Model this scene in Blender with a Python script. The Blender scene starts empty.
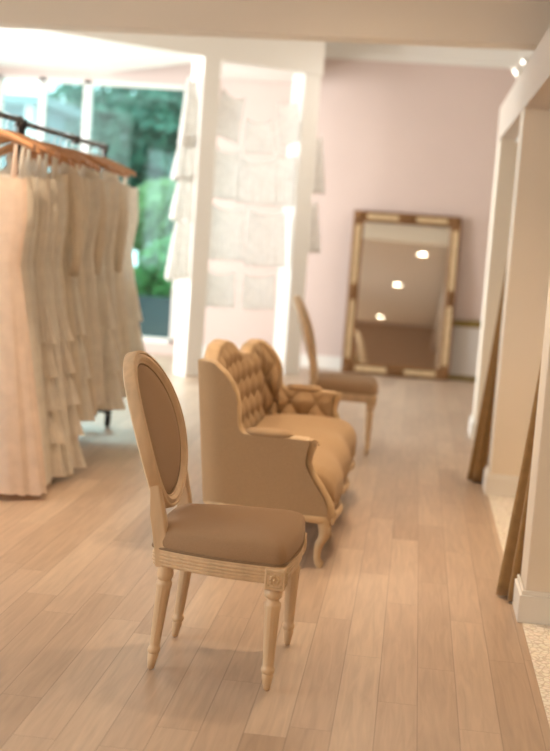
import bpy, math, random
from math import sin, cos, pi, radians, exp, sqrt
from mathutils import Vector, Matrix

S = bpy.context.scene
COL = S.collection
rnd = random.Random(7)

# ------------------------------------------------------------------ camera
CAM_H, PITCH, YAW, ROLL = 1.40, radians(6.640), radians(6.120), radians(4.1)
cd = bpy.data.cameras.new('camera'); cam = bpy.data.objects.new('camera', cd); COL.objects.link(cam)
fwd = Vector((-sin(YAW) * cos(PITCH), cos(YAW) * cos(PITCH), -sin(PITCH)))
r0 = Vector((cos(YAW), sin(YAW), 0)); u0 = r0.cross(fwd)
rgt = r0 * cos(ROLL) + u0 * sin(ROLL); upv = -r0 * sin(ROLL) + u0 * cos(ROLL)
m = Matrix((rgt, upv, -fwd)).transposed().to_4x4(); m.translation = (0, 0, CAM_H)
cam.matrix_world = m
cd.sensor_fit = 'HORIZONTAL'; cd.sensor_width = 36.0; cd.lens = 1250 / 550 * 36.0
cd.clip_start = 0.05; cd.clip_end = 200
cd.dof.use_dof = True; cd.dof.focus_distance = 4.02; cd.dof.aperture_fstop = 2.6
S.camera = cam

# ------------------------------------------------------------------ world, lights, exposure
w = bpy.data.worlds.new('overcast_sky'); S.world = w; w.use_nodes = True
bg = w.node_tree.nodes['Background']; bg.inputs[0].default_value = (0.80, 0.93, 1.0, 1); bg.inputs[1].default_value = 3.2
S.view_settings.view_transform = 'Standard'; S.view_settings.look = 'None'
S.view_settings.exposure = 0.22; S.view_settings.gamma = 1.0; S.view_settings.use_curve_mapping = False

YF_ = -4.6
def area(name, loc, rot, sx, sy, power, col, spread=180):
    l = bpy.data.lights.new(name, 'AREA'); l.shape = 'RECTANGLE'; l.size = sx; l.size_y = sy
    l.energy = power; l.color = col; l.spread = radians(spread)
    o = bpy.data.objects.new(name, l); o.location = loc; o.rotation_euler = rot; COL.objects.link(o)
    return o
# daylight entering by the tall glazed openings of the left wall
area('window_daylight', (-4.75, 9.9, 1.6), (0, radians(-90), radians(20)), 2.6, 3.2, 125, (1.0, 0.98, 0.95), 125)
# added lamp, out of view above the garden, to backlight the bay lace
area('added_lace_backlight', (-7.6, 19.5, 5.6), (radians(-62), 0, radians(-36)), 4.5, 2.6, 2600, (0.97, 0.98, 1.0), 150)
area('added_rear_fill', (-3.1, YF_ + .06, 1.5), (radians(90), 0, 0), 2.6, 2.4, 45, (1.0, 0.78, 0.56))  # added fill lamp behind the camera for the beam face; wall there is solid
area('added_left_fill', (-4.95, 2.5, 1.6), (0, radians(-90), 0), 2.2, 4.0, 32, (1.0, 0.90, 0.78))  # fill lamp added at front left to lift the chair and gowns

# ------------------------------------------------------------------ materials
def mat(name, col, rough=0.6, var=0.08, scale=8.0, bump=0.0, bscale=200.0, metal=0.0, spec=0.5, stretch=None, sheen=0.0, trans=0.0):
    m = bpy.data.materials.new(name); m.use_nodes = True
    nt = m.node_tree; N = nt.nodes; L = nt.links; b = N['Principled BSDF']
    b.inputs['Roughness'].default_value = rough; b.inputs['Metallic'].default_value = metal
    b.inputs['Specular IOR Level'].default_value = spec
    if sheen: b.inputs['Sheen Weight'].default_value = sheen
    tc = N.new('ShaderNodeTexCoord'); mp = N.new('ShaderNodeMapping'); L.new(tc.outputs['Object'], mp.inputs[0])
    if stretch: mp.inputs['Scale'].default_value = stretch
    nz = N.new('ShaderNodeTexNoise'); nz.inputs['Scale'].default_value = scale; nz.inputs['Detail'].default_value = 5
    L.new(mp.outputs[0], nz.inputs['Vector'])
    rp = N.new('ShaderNodeValToRGB'); e = rp.color_ramp.elements
    e[0].position = 0.3; e[1].position = 0.7
    e[0].color = tuple(max(0, c * (1 - var)) for c in col) + (1,); e[1].color = tuple(min(1, c * (1 + var)) for c in col) + (1,)
    L.new(nz.outputs['Fac'], rp.inputs[0]); L.new(rp.outputs[0], b.inputs['Base Color'])
    if bump:
        n2 = N.new('ShaderNodeTexNoise'); n2.inputs['Scale'].default_value = bscale; n2.inputs['Detail'].default_value = 2
        L.new(mp.outputs[0], n2.inputs['Vector'])
        bp = N.new('ShaderNodeBump'); bp.inputs['Strength'].default_value = bump; bp.inputs['Distance'].default_value = 0.004
        L.new(n2.outputs['Fac'], bp.inputs['Height']); L.new(bp.outputs[0], b.inputs['Normal'])
    if trans:
        tr = N.new('ShaderNodeBsdfTranslucent'); L.new(rp.outputs[0], tr.inputs[0])
        mx = N.new('ShaderNodeMixShader'); mx.inputs[0].default_value = trans
        L.new(b.outputs[0], mx.inputs[1]); L.new(tr.outputs[0], mx.inputs[2]); L.new(mx.outputs[0], N['Material Output'].inputs[0])
    return m

M = {}
M['wall_pink'] = mat('pink_plaster', (0.66, 0.53, 0.48), 0.9, 0.02, 2)
M['header_paint'] = mat('beige_paint', (0.62, 0.53, 0.45), 0.8, 0.015, 2)
M['wall_white'] = mat('white_paint', (0.80, 0.76, 0.71), 0.75, 0.015, 2)
M['wall_cream'] = mat('cream_paint', (0.82, 0.73, 0.61), 0.8, 0.015, 2)
M['trim_white'] = mat('white_gloss_paint', (0.82, 0.79, 0.74), 0.4, 0.01, 3)
M['ceiling'] = mat('ceiling_paint', (0.80, 0.75, 0.68), 0.9, 0.01, 2)
M['dark_wall'] = mat('taupe_wall_paint', (0.45, 0.31, 0.21), 0.9, 0.02, 2)
M['wood'] = mat('limed_beech_wood', (0.66, 0.47, 0.29), 0.5, 0.10, 6, 0.15, 40, stretch=(6, 6, 0.8))
M['wood_old'] = mat('waxed_carved_wood', (0.56, 0.39, 0.22), 0.5, 0.14, 10, 0.15, 60)
M['linen_taupe'] = mat('taupe_linen', (0.37, 0.236, 0.137), 0.95, 0.07, 300, 0.35, 700, spec=0.15, sheen=0.1)
M['linen_tan'] = mat('tan_linen', (0.42, 0.282, 0.160), 0.95, 0.07, 260, 0.35, 600, spec=0.15, sheen=0.1)
M['piping'] = mat('dark_tan_piping', (0.26, 0.17, 0.10), 0.9, 0.05, 80, spec=0.2)
M['black_metal'] = mat('black_pipe_metal', (0.02, 0.02, 0.022), 0.45, 0.1, 20)
M['chrome'] = mat('steel_wire', (0.7, 0.7, 0.7), 0.25, 0.02, 10, metal=1.0)
M['hanger_wood'] = mat('orange_beech_wood', (0.55, 0.27, 0.12), 0.4, 0.15, 12, stretch=(1, 8, 8))
M['rubber'] = mat('black_rubber', (0.015, 0.015, 0.016), 0.6, 0.05, 20)
M['gold_dark'] = mat('aged_gilt_bronze', (0.24, 0.115, 0.04), 0.42, 0.25, 25, 0.4, 60, metal=0.35)
M['gold_pale'] = mat('pale_champagne_gilt', (0.66, 0.50, 0.30), 0.4, 0.12, 20, 0.15, 60, metal=0.25)
M['gold_green'] = mat('tarnished_green_gold', (0.24, 0.17, 0.045), 0.45, 0.25, 30, 0.3, 60, metal=0.4)
M['canvas_white'] = mat('pale_panel', (0.62, 0.57, 0.53), 0.8, 0.02, 4)
M['curtain'] = mat('olive_brown_velvet', (0.29, 0.17, 0.065), 0.85, 0.1, 30, spec=0.2, sheen=0.3)
M['lace'] = None
M['leaf_dark'] = mat('dark_leaves', (0.08, 0.20, 0.14), 0.5, 0.4, 3, trans=0.25)
M['leaf_mid'] = mat('mid_green_leaves', (0.16, 0.40, 0.14), 0.5, 0.4, 3, trans=0.3)
M['leaf_light'] = mat('pale_green_leaves', (0.30, 0.45, 0.21), 0.5, 0.35, 3, trans=0.3)
M['slate'] = mat('dark_slate_paint', (0.05, 0.065, 0.075), 0.7, 0.1, 4)
M['pale_render'] = mat('pale_blue_render', (0.17, 0.26, 0.29), 0.8, 0.05, 3)
M['paving'] = mat('pale_paving', (0.55, 0.55, 0.52), 0.8, 0.08, 3)
M['bark'] = mat('dark_bark', (0.06, 0.045, 0.035), 0.9, 0.2, 10)
M['teal_shade'] = mat('teal_grey_metal', (0.16, 0.24, 0.25), 0.5, 0.05, 4)

def emission(name, col, s):
    m = bpy.data.materials.new(name); m.use_nodes = True; b = m.node_tree.nodes['Principled BSDF']
    b.inputs['Base Color'].default_value = (1, 1, 1, 1)
    b.inputs['Emission Color'].default_value = col + (1,); b.inputs['Emission Strength'].default_value = s
    return m
M['lamp'] = emission('lit_lamp_face', (1.0, 0.86, 0.66), 22.0)
M['spot_lamp'] = emission('lit_spot_face', (1.0, 0.95, 0.85), 8.0)

def mirror_mat():
    m = bpy.data.materials.new('mirror_silver'); m.use_nodes = True; N = m.node_tree.nodes; L = m.node_tree.links; b = N['Principled BSDF']
    b.inputs['Metallic'].default_value = 1.0; b.inputs['Roughness'].default_value = 0.015
    nz = N.new('ShaderNodeTexNoise'); nz.inputs['Scale'].default_value = 2.0
    rp = N.new('ShaderNodeValToRGB'); rp.color_ramp.elements[0].color = (0.86, 0.83, 0.78, 1); rp.color_ramp.elements[1].color = (0.90, 0.87, 0.83, 1)
    L.new(nz.outputs['Fac'], rp.inputs[0]); L.new(rp.outputs[0], b.inputs['Base Color'])
    return m
M['mirror'] = mirror_mat()

def glass_mat():
    m = bpy.data.materials.new('tinted_window_glass'); m.use_nodes = True; N = m.node_tree.nodes; L = m.node_tree.links
    t = N.new('ShaderNodeBsdfTransparent'); t.inputs[0].default_value = (0.74, 0.90, 0.88, 1)
    g = N.new('ShaderNodeBsdfGlossy'); g.inputs['Roughness'].default_value = 0.03; g.inputs[0].default_value = (0.9, 1, 1, 1)
    f = N.new('ShaderNodeFresnel'); f.inputs[0].default_value = 1.5
    ad = N.new('ShaderNodeMath'); ad.operation = 'MULTIPLY'; ad.inputs[1].default_value = 0.8; L.new(f.outputs[0], ad.inputs[0])
    mx = N.new('ShaderNodeMixShader'); L.new(ad.outputs[0], mx.inputs[0]); L.new(t.outputs[0], mx.inputs[1]); L.new(g.outputs[0], mx.inputs[2])
    L.new(mx.outputs[0], N['Material Output'].inputs[0])
    return m
M['glass'] = glass_mat()

def tulle(name, col, alpha_t, trans=0.5, fold=1.0):
    m = bpy.data.materials.new(name); m.use_nodes = True; N = m.node_tree.nodes; L = m.node_tree.links; b = N['Principled BSDF']
    b.inputs['Roughness'].default_value = 0.9; b.inputs['Specular IOR Level'].default_value = 0.1; b.inputs['Sheen Weight'].default_value = 0.2
    tc = N.new('ShaderNodeTexCoord'); nz = N.new('ShaderNodeTexNoise'); nz.inputs['Scale'].default_value = 14
    L.new(tc.outputs['Object'], nz.inputs['Vector'])
    rp = N.new('ShaderNodeValToRGB'); e = rp.color_ramp.elements; e[0].position = .3; e[1].position = .7
    e[0].color = tuple(c * .93 for c in col) + (1,); e[1].color = tuple(min(1, c * 1.05) for c in col) + (1,)
    L.new(nz.outputs['Fac'], rp.inputs[0]); L.new(rp.outputs[0], b.inputs['Base Color'])
    tr = N.new('ShaderNodeBsdfTranslucent'); L.new(rp.outputs[0], tr.inputs[0])
    mx = N.new('ShaderNodeMixShader'); mx.inputs[0].default_value = trans
    L.new(b.outputs[0], mx.inputs[1]); L.new(tr.outputs[0], mx.inputs[2])
    last = mx
    if alpha_t > 0:
        tp = N.new('ShaderNodeBsdfTransparent'); vo = N.new('ShaderNodeTexVoronoi'); vo.inputs['Scale'].default_value = 45
        L.new(tc.outputs['Object'], vo.inputs['Vector'])
        mr = N.new('ShaderNodeMapRange'); mr.inputs[1].default_value = 0.1; mr.inputs[2].default_value = 0.6
        mr.inputs[3].default_value = alpha_t * 0.4; mr.inputs[4].default_value = alpha_t * 1.4; L.new(vo.outputs['Distance'], mr.inputs[0])
        m2 = N.new('ShaderNodeMixShader'); L.new(mr.outputs[0], m2.inputs[0]); L.new(mx.outputs[0], m2.inputs[1]); L.new(tp.outputs[0], m2.inputs[2])
        last = m2
    L.new(last.outputs[0], N['Material Output'].inputs[0])
    return m
M['lace'] = tulle('white_lace', (0.94, 0.92, 0.90), 0.16, 0.5)
M['ruffle'] = tulle('white_ruffle', (0.92, 0.90, 0.87), 0.0, 0.4)
GOWN = [tulle('blush_tulle', (0.95, 0.82, 0.71), 0.0), tulle('ivory_tulle', (0.95, 0.90, 0.82), 0.0), tulle('champagne_silk', (0.93, 0.86, 0.75), 0.0),
        tulle('cream_chiffon', (0.96, 0.92, 0.85), 0.0)]

def floor_mat():
    m = bpy.data.materials.new('pale_oak_planks'); m.use_nodes = True; N = m.node_tree.nodes; L = m.node_tree.links; b = N['Principled BSDF']
    tc = N.new('ShaderNodeTexCoord'); sp = N.new('ShaderNodeSeparateXYZ'); L.new(tc.outputs['Object'], sp.inputs[0])
    def mt(op, a, bb=None, c=None):
        n = N.new('ShaderNodeMath'); n.operation = op
        for i, v in enumerate((a, bb, c)):
            if v is None: continue
            if isinstance(v, (int, float)): n.inputs[i].default_value = v
            else: L.new(v, n.inputs[i])
        return n.outputs[0]
    W, LEN = 0.121, 1.05
    xs = mt('DIVIDE', mt('ADD', sp.outputs[0], 5 - 0.0275), W)
    row = mt('FLOOR', xs); fx = mt('FRACT', xs)
    wn = N.new('ShaderNodeTexWhiteNoise'); wn.noise_dimensions = '1D'; L.new(row, wn.inputs['W'])
    ys = mt('ADD', mt('DIVIDE', mt('ADD', sp.outputs[1], 20), LEN), mt('MULTIPLY', wn.outputs['Value'], 7.3))
    pid = mt('FLOOR', ys); fy = mt('FRACT', ys)
    cb = N.new('ShaderNodeCombineXYZ'); L.new(row, cb.inputs[0]); L.new(pid, cb.inputs[1])
    w2 = N.new('ShaderNodeTexWhiteNoise'); w2.noise_dimensions = '2D'; L.new(cb.outputs[0], w2.inputs['Vector'])
    rp = N.new('ShaderNodeValToRGB'); e = rp.color_ramp.elements
    e[0].color = (0.40, 0.285, 0.20, 1); e[1].color = (0.535, 0.405, 0.295, 1)
    k = e.new(0.35); k.color = (0.455, 0.33, 0.235, 1); k = e.new(0.7); k.color = (0.49, 0.36, 0.26, 1)
    L.new(w2.outputs['Value'], rp.inputs[0])
    # grain
    mp = N.new('ShaderNodeMapping'); mp.inputs['Scale'].default_value = (22, 1.6, 1)
    av = N.new('ShaderNodeVectorMath'); av.operation = 'ADD'; sc = N.new('ShaderNodeVectorMath'); sc.operation = 'SCALE'; sc.inputs['Scale'].default_value = 13.0
    L.new(w2.outputs['Color'], sc.inputs[0]); L.new(tc.outputs['Object'], av.inputs[0]); L.new(sc.outputs[0], av.inputs[1]); L.new(av.outputs[0], mp.inputs[0])
    nz = N.new('ShaderNodeTexNoise'); nz.inputs['Scale'].default_value = 2.2; nz.inputs['Detail'].default_value = 6; nz.inputs['Distortion'].default_value = 0.6
    L.new(mp.outputs[0], nz.inputs['Vector'])
    g = N.new('ShaderNodeMapRange'); g.inputs[1].default_value = .25; g.inputs[2].default_value = .75; g.inputs[3].default_value = 0.84; g.inputs[4].default_value = 1.12
    L.new(nz.outputs['Fac'], g.inputs[0])
    gx = mt('LESS_THAN', mt('MINIMUM', fx, mt('SUBTRACT', 1.0, fx)), 0.013)
    gy = mt('LESS_THAN', mt('MINIMUM', fy, mt('SUBTRACT', 1.0, fy)), 0.0012)
    gap = mt('MAXIMUM', gx, gy)
    mul = N.new('ShaderNodeVectorMath'); mul.operation = 'SCALE'; L.new(rp.outputs[0], mul.inputs[0]); L.new(mt('MULTIPLY', g.outputs[0], mt('SUBTRACT', 1.0, mt('MULTIPLY', gap, 0.30))), mul.inputs['Scale'])
    L.new(mul.outputs[0], b.inputs['Base Color'])
    b.inputs['Roughness'].default_value = 0.40; b.inputs['Specular IOR Level'].default_value = 0.5
    bp = N.new('ShaderNodeBump'); bp.inputs['Strength'].default_value = 0.12; bp.inputs['Distance'].default_value = 0.003
    L.new(mt('SUBTRACT', nz.outputs['Fac'], gap), bp.inputs['Height']); L.new(bp.outputs[0], b.inputs['Normal'])
    return m
M['floor'] = floor_mat()

def pebble_mat():
    m = bpy.data.materials.new('cream_pebble_mosaic'); m.use_nodes = True; N = m.node_tree.nodes; L = m.node_tree.links; b = N['Principled BSDF']
    tc = N.new('ShaderNodeTexCoord'); v = N.new('ShaderNodeTexVoronoi'); v.feature = 'DISTANCE_TO_EDGE'; v.inputs['Scale'].default_value = 42
    v2 = N.new('ShaderNodeTexVoronoi'); v2.inputs['Scale'].default_value = 42
    L.new(tc.outputs['Object'], v.inputs['Vector']); L.new(tc.outputs['Object'], v2.inputs['Vector'])
    rp = N.new('ShaderNodeValToRGB'); e = rp.color_ramp.elements; e[0].position = 0.0; e[0].color = (0.55, 0.46, 0.36, 1); e[1].position = 0.12; e[1].color = (0.84, 0.78, 0.68, 1)
    L.new(v.outputs['Distance'], rp.inputs[0])
    mx = N.new('ShaderNodeMix'); mx.data_type = 'RGBA'; mx.blend_type = 'MULTIPLY'; mx.inputs[0].default_value = 0.05
    L.new(rp.outputs[0], mx.inputs[6]); L.new(v2.outputs['Color'], mx.inputs[7]); L.new(mx.outputs[2], b.inputs['Base Color'])
    bp = N.new('ShaderNodeBump'); bp.inputs['Strength'].default_value = 0.5; bp.inputs['Distance'].default_value = 0.006
    L.new(v.outputs['Distance'], bp.inputs['Height']); L.new(bp.outputs[0], b.inputs['Normal']); b.inputs['Roughness'].default_value = 0.55
    return m
M['pebble'] = pebble_mat()

# ------------------------------------------------------------------ mesh helpers
class MB:
    def __init__(s): s.v = []; s.f = []; s.mi = []; s.k = 0
    def add(s, v, f, T=None):
        b = len(s.v)
        s.v += [tuple((T @ Vector(p)) if T else p) for p in v]
        s.f += [tuple(i + b for i in q) for q in f]; s.mi += [s.k] * len(f); return s
    def box(s, lo, hi, T=None):
        x0, y0, z0 = lo; x1, y1, z1 = hi
        return s.add([(x0,y0,z0),(x1,y0,z0),(x1,y1,z0),(x0,y1,z0),(x0,y0,z1),(x1,y0,z1),(x1,y1,z1),(x0,y1,z1)],
                     [(0,3,2,1),(4,5,6,7),(0,1,5,4),(1,2,6,5),(2,3,7,6),(3,0,4,7)], T)
    def loft(s, rings, closed=True, caps=(True, True), loop=False, T=None):
        n = len(rings[0]); v = [p for r in rings for p in r]; f = []
        R = len(rings)
        for i in range(R if loop else R - 1):
            a = i * n; b = ((i + 1) % R) * n
            for j in range(n if closed else n - 1):
                k = (j + 1) % n; f.append((a + j, a + k, b + k, b + j))
        if not loop and closed:
            if caps[0]: f.append(tuple(range(n))[::-1])
            if caps[1]: f.append(tuple((R - 1) * n + j for j in range(n)))
        return s.add(v, f, T)
    def lathe(s, prof, n=20, c=(0, 0), flute=None, T=None, shear=None):
        rings = []
        for (r, z) in prof:
            ring = []
            for j in range(n):
                a = 2 * pi * j / n; rr = r
                if flute and flute[0] <= z <= flute[1]: rr = r * (1 - 0.11 * (0.5 - 0.5 * cos(a * flute[2])))
                ox = oy = 0
                if shear: ox, oy = shear(z)
                ring.append((c[0] + ox + rr * cos(a), c[1] + oy + rr * sin(a), z))
            rings.append(ring)
        return s.loft(rings, T=T)
    def tube(s, pts, rad, n=10, T=None, flat=1.0, loop=False):
        P = [Vector(p) for p in pts]; rings = []; N = len(P); prev = None
        for i, p in enumerate(P):
            if loop: t = P[(i + 1) % N] - P[i - 1]
            else: t = P[min(i + 1, N - 1)] - P[max(i - 1, 0)]
            t.normalize()
            if prev is None:
                ref = Vector((0, 0, 1)) if abs(t.z) < 0.9 else Vector((0, 1, 0))
                a = t.cross(ref).normalized()
            else: a = (prev - t * prev.dot(t)).normalized()
            prev = a; b = t.cross(a)
            r = rad[i] if isinstance(rad, (list, tuple)) else rad
            rings.append([tuple(p + a * (r * cos(2 * pi * j / n)) + b * (r * flat * sin(2 * pi * j / n))) for j in range(n)])
        return s.loft(rings, loop=loop, T=T)
    def sweep_h(s, path, prof, closed=True, T=None):
        """profile (u outward, w up) along a horizontal path of (x, y, z)"""
        N = len(path); rings = []
        cx = sum(p[0] for p in path) / N; cy = sum(p[1] for p in path) / N
        area2 = sum(path[i][0] * path[(i + 1) % N][1] - path[(i + 1) % N][0] * path[i][1] for i in range(N))
        sg = 1 if area2 > 0 else -1
        for i in range(N):
            a = path[i - 1] if (closed or i) else path[i]; b = path[(i + 1) % N] if (closed or i < N - 1) else path[i]
            t = Vector((b[0] - a[0], b[1] - a[1], 0)).normalized(); nn = Vector((t.y, -t.x, 0)) * sg
            rings.append([(path[i][0] + nn.x * u, path[i][1] + nn.y * u, path[i][2] + w_) for u, w_ in prof])
        return s.loft(rings, loop=closed, T=T)
    def ball(s, c, r, n=10, sc=(1, 1, 1), T=None):
        rings = []
        for i in range(n + 1):
            ph = -pi / 2 + pi * i / n; q = max(cos(ph), 0.01)
            rings.append([(c[0] + r * sc[0] * q * cos(2 * pi * j / (2 * n)), c[1] + r * sc[1] * q * sin(2 * pi * j / (2 * n)), c[2] + r * sc[2] * sin(ph)) for j in range(2 * n)])
        return s.loft(rings, T=T)
    def build(s, name, mats, parent=None, smooth=True, angle=40, loc=None, bevel=0):
        me = bpy.data.meshes.new(name); me.from_pydata(s.v, [], s.f); me.update()
        if not isinstance(mats, (list, tuple)): mats = [mats]
        for q in mats: me.materials.append(q)
        me.polygons.foreach_set('material_index', s.mi)
        o = bpy.data.objects.new(name, me); COL.objects.link(o)
        import bmesh
        bm = bmesh.new(); bm.from_mesh(me); bmesh.ops.recalc_face_normals(bm, faces=bm.faces); bm.to_mesh(me); bm.free()
        if smooth:
            me.polygons.foreach_set('use_smooth', [True] * len(me.polygons))
            me.set_sharp_from_angle(angle=radians(angle))
        if bevel:
            bv = o.modifiers.new('edge', 'BEVEL'); bv.width = bevel; bv.segments = 2; bv.limit_method = 'ANGLE'
        if parent: o.parent = parent
        if loc: o.location = loc
        return o

def tag(o, label=None, cat=None, group=None, kind=None):
    if label: o['label'] = label
    if cat: o['category'] = cat
    if group: o['group'] = group
    if kind: o['kind'] = kind
    return o
def thing(name, loc, label, cat, group=None, rz=0.0):
    o = bpy.data.objects.new(name, None); o.location = loc; o.rotation_euler = (0, 0, rz); o.empty_display_size = .1
    COL.objects.link(o); return tag(o, label, cat, group)
def struct(name, mb, mats, smooth=False, **k):
    return tag(mb.build(name, mats, smooth=smooth, **k), kind='structure')
def copy_tree(o, parent=None):
    c = o.copy(); COL.objects.link(c)
    if parent: c.parent = parent
    for ch in list(o.children): copy_tree(ch, c)
    return c
def lerp(a, b, t): return a + (b - a) * t
def ramp(tbl, x):
    if x <= tbl[0][0]: return tbl[0][1]
    for (a, va), (b, vb) in zip(tbl, tbl[1:]):
        if x <= b: return va + (vb - va) * (x - a) / (b - a)
    return tbl[-1][1]
def smoothramp(tbl, x):
    if x <= tbl[0][0]: return tbl[0][1]
    for (a, va), (b, vb) in zip(tbl, tbl[1:]):
        if x <= b:
            t = (x - a) / (b - a); t = t * t * (3 - 2 * t); return va + (vb - va) * t
    return tbl[-1][1]

# ------------------------------------------------------------------ the room
YB, XL, XR = 13.0, -4.8, 2.3           # back wall, left wall, right wall
YF = -4.6                               # wall behind the photographer
struct('floor', MB().box((XL, YF, -0.1), (0.5, YB + .2, 0)).box((0.5, 9.35, -0.1), (XR, YB + .2, 0)), M['floor'])
struct('booth_floor', MB().box((0.5, YF, -0.1), (XR, 9.35, 0.002)), M['pebble'])
# back wall with the glazed opening on its left
WX0, WX1, WZ0, WZ1 = -4.55, -2.50, 0.12, 2.81
b = MB().box((XL - .2, YB, 0), (WX0, YB + .2, 3.5)).box((WX1, YB, 0), (XR + .2, YB + .2, 3.5)).box((WX0, YB, WZ1), (WX1, YB + .2, 3.5)).box((WX0, YB, 0), (WX1, YB + .2, WZ0))
struct('wall_back', b, M['wall_pink'])
b = MB().box((XL - .2, YF, 0), (XL, 0.5, 3.5)).box((XL - .2, 4.5, 0), (XL, 8.0, 3.5)).box((XL - .2, 12.6, 0), (XL, YB + .2, 3.5))
b.box((XL - .2, 0.5, 2.75), (XL, 4.5, 3.5)).box((XL - .2, 8.0, 2.95), (XL, 12.6, 3.5)).box((XL - .2, 0.5, 0), (XL, 4.5, .5)).box((XL - .2, 8.0, 0), (XL, 12.6, .2))
struct('wall_left', b, M['wall_white'])
struct('wall_right', MB().box((XR, YF, 0), (XR + .2, YB + .2, 3.5)), M['wall_cream'])
struct('wall_front', MB().box((XL - .2, YF - .2, 0), (XR + .2, YF, 3.5)), M['dark_wall'])
# the front half has a lower ceiling that ends in a deep beam; the back half rises to 3.33 m
CZ, BY0, BY1, BZ = 2.70, 7.15, 7.45, 2.47
struct('ceiling', MB().box((XL, YF, CZ), (XR, BY1, CZ + .12)).box((XL, BY1, 3.34), (XR, YB, 3.46)), M['ceiling'])
bm_ = MB(); bp_ = [(XL, 7.35), (XR, 6.75), (XR, 6.95), (XL, 7.55)]
bm_.add([(x, y, z) for z in (BZ, 3.34) for x, y in bp_], [(3, 2, 1, 0), (4, 5, 6, 7), (0, 1, 5, 4), (1, 2, 6, 5), (2, 3, 7, 6), (3, 0, 4, 7)])
struct('trim_1', bm_, M['wall_cream'])                      # beam across the room
struct('trim_2', MB().box((-1.5, YB - .10, 3.21), (XR, YB, 3.34)).box((-1.5, YB - .06, 3.17), (XR, YB, 3.21)), M['trim_white'])   # cornice
struct('baseboard_back', MB().box((WX1 + .05, YB - .02, 0), (XR, YB, .13)).box((WX1 + .05, YB - .03, .0), (XR, YB, .03)), M['trim_white'])
# fitting-room front: header over the openings
HX0, HX1, HZ0, HZ1 = 0.50, 0.64, 2.15, 2.40
struct('trim_3', MB().box((HX0, YF, HZ0), (HX1, 9.45, HZ1)), M['header_paint'])
struct('booth_ceiling', MB().box((HX1, YF, HZ0 + .1), (XR, 9.45, HZ1)), M['ceiling'])
parts_y = [(9.10, 9.45), (7.05, 7.28), (4.67, 4.90), (2.3, 2.53)]
for i, (a, c) in enumerate(parts_y):
    struct('wall_booth_' + ('end', 'far', 'near', 'behind')[i], MB().box((HX0 + .004, a, 0), (XR, c, HZ0 + .1)), M['wall_cream'], bevel=.004)
    bb = MB()
    e = .018
    path = [(XR, a, 0), (HX0, a, 0), (HX0, c, 0), (XR, c, 0)]
    for (lo, hi, z0, z1) in ((e, e, 0, .105), (e * .55, e * .55, .105, .122)):
        bb.box((HX0 - lo, a - lo, z0), (XR, a, z1)).box((HX0 - lo, c, z0), (XR, c + lo, z1)).box((HX0 - lo, a, z0), (HX0, c, z1))
    struct('baseboard_booth_' + ('end', 'far', 'near', 'behind')[i], bb, M['trim_white'], bevel=.002)
# glazed opening: frame, mullions, pane
wf = MB()
for (x0, x1) in ((WX0, WX0 + .05), (WX1 - .05, WX1), (-4.10, -4.03), (-3.62, -3.54)):
    wf.box((x0, YB + .02, WZ0), (x1, YB + .1, WZ1))
wf.box((WX0, YB + .02, WZ0), (WX1, YB + .1, WZ0 + .05)).box((WX0, YB + .02, WZ1 - .04), (WX1, YB + .1, WZ1))
win = struct('window_1', wf, M['trim_white'])
MB().box((WX0, YB + .055, WZ0), (WX1, YB + .062, WZ1)).build('window_pane', M['glass'], win, smooth=False)
for nm, y0, y1, z0, z1 in (('window_2', 8.0, 12.6, .2, 2.95), ('window_3', .5, 4.5, .5, 2.75)):
    f = MB()
    for yy in (y0, (y0 + y1) / 2 - .03, y1 - .06): f.box((XL - .14, yy, z0), (XL - .06, yy + .06, z1))
    f.box((XL - .14, y0, z0), (XL - .06, y1, z0 + .06)).box((XL - .14, y0, z1 - .06), (XL - .06, y1, z1))
    struct(nm, f, M['trim_white'])

# turned timber frame of the bay: two posts, a beam and a white soffit behind it
P1 = Vector((-2.05, 11.30, 0)); D = Vector((0.744, 0.668, 0)).normalized(); NB = Vector((-D.y, D.x, 0))     # NB points away from the viewer
TB = Matrix((( D.x, NB.x, 0, P1.x), (D.y, NB.y, 0, P1.y), (0, 0, 1, 0), (0, 0, 0, 1)))
struct('column_bay_corner', MB().box((0, 0, 0), (.185, .20, 2.89), TB), M['trim_white'], bevel=.004)
struct('column_bay_end', MB().box((1.13, 0, 0), (1.32, .20, 2.89), TB), M['trim_white'], bevel=.004)
struct('trim_4', MB().box((-3.4, -.01, 2.89), (1.335, .21, 3.34), TB), M['trim_white'])
sof = MB()
A = [(-2.15, 11.55), (-2.29, 11.87), (-3.37, 13.0), (-4.8, 13.0), (-4.8, 9.2), (-4.4, 9.4)]
def slab(mb, poly, z0, z1):
    n = len(poly); mb.add([(x, y, z0) for x, y in poly] + [(x, y, z1) for x, y in poly],
        [tuple(range(n))[::-1], tuple(range(n, 2 * n))] + [(i, (i + 1) % n, n + (i + 1) % n, n + i) for i in range(n)])
slab(sof, A, 2.90, 2.96)
p2 = P1 + D * 1.32
slab(sof, [(-1.95, 11.52), (-2.2, 12.98), (-1.42, 12.98), (p2.x - .05, p2.y + .1)], 2.90, 2.96)
struct('ceiling_bay', sof, M['trim_white'])

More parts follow.
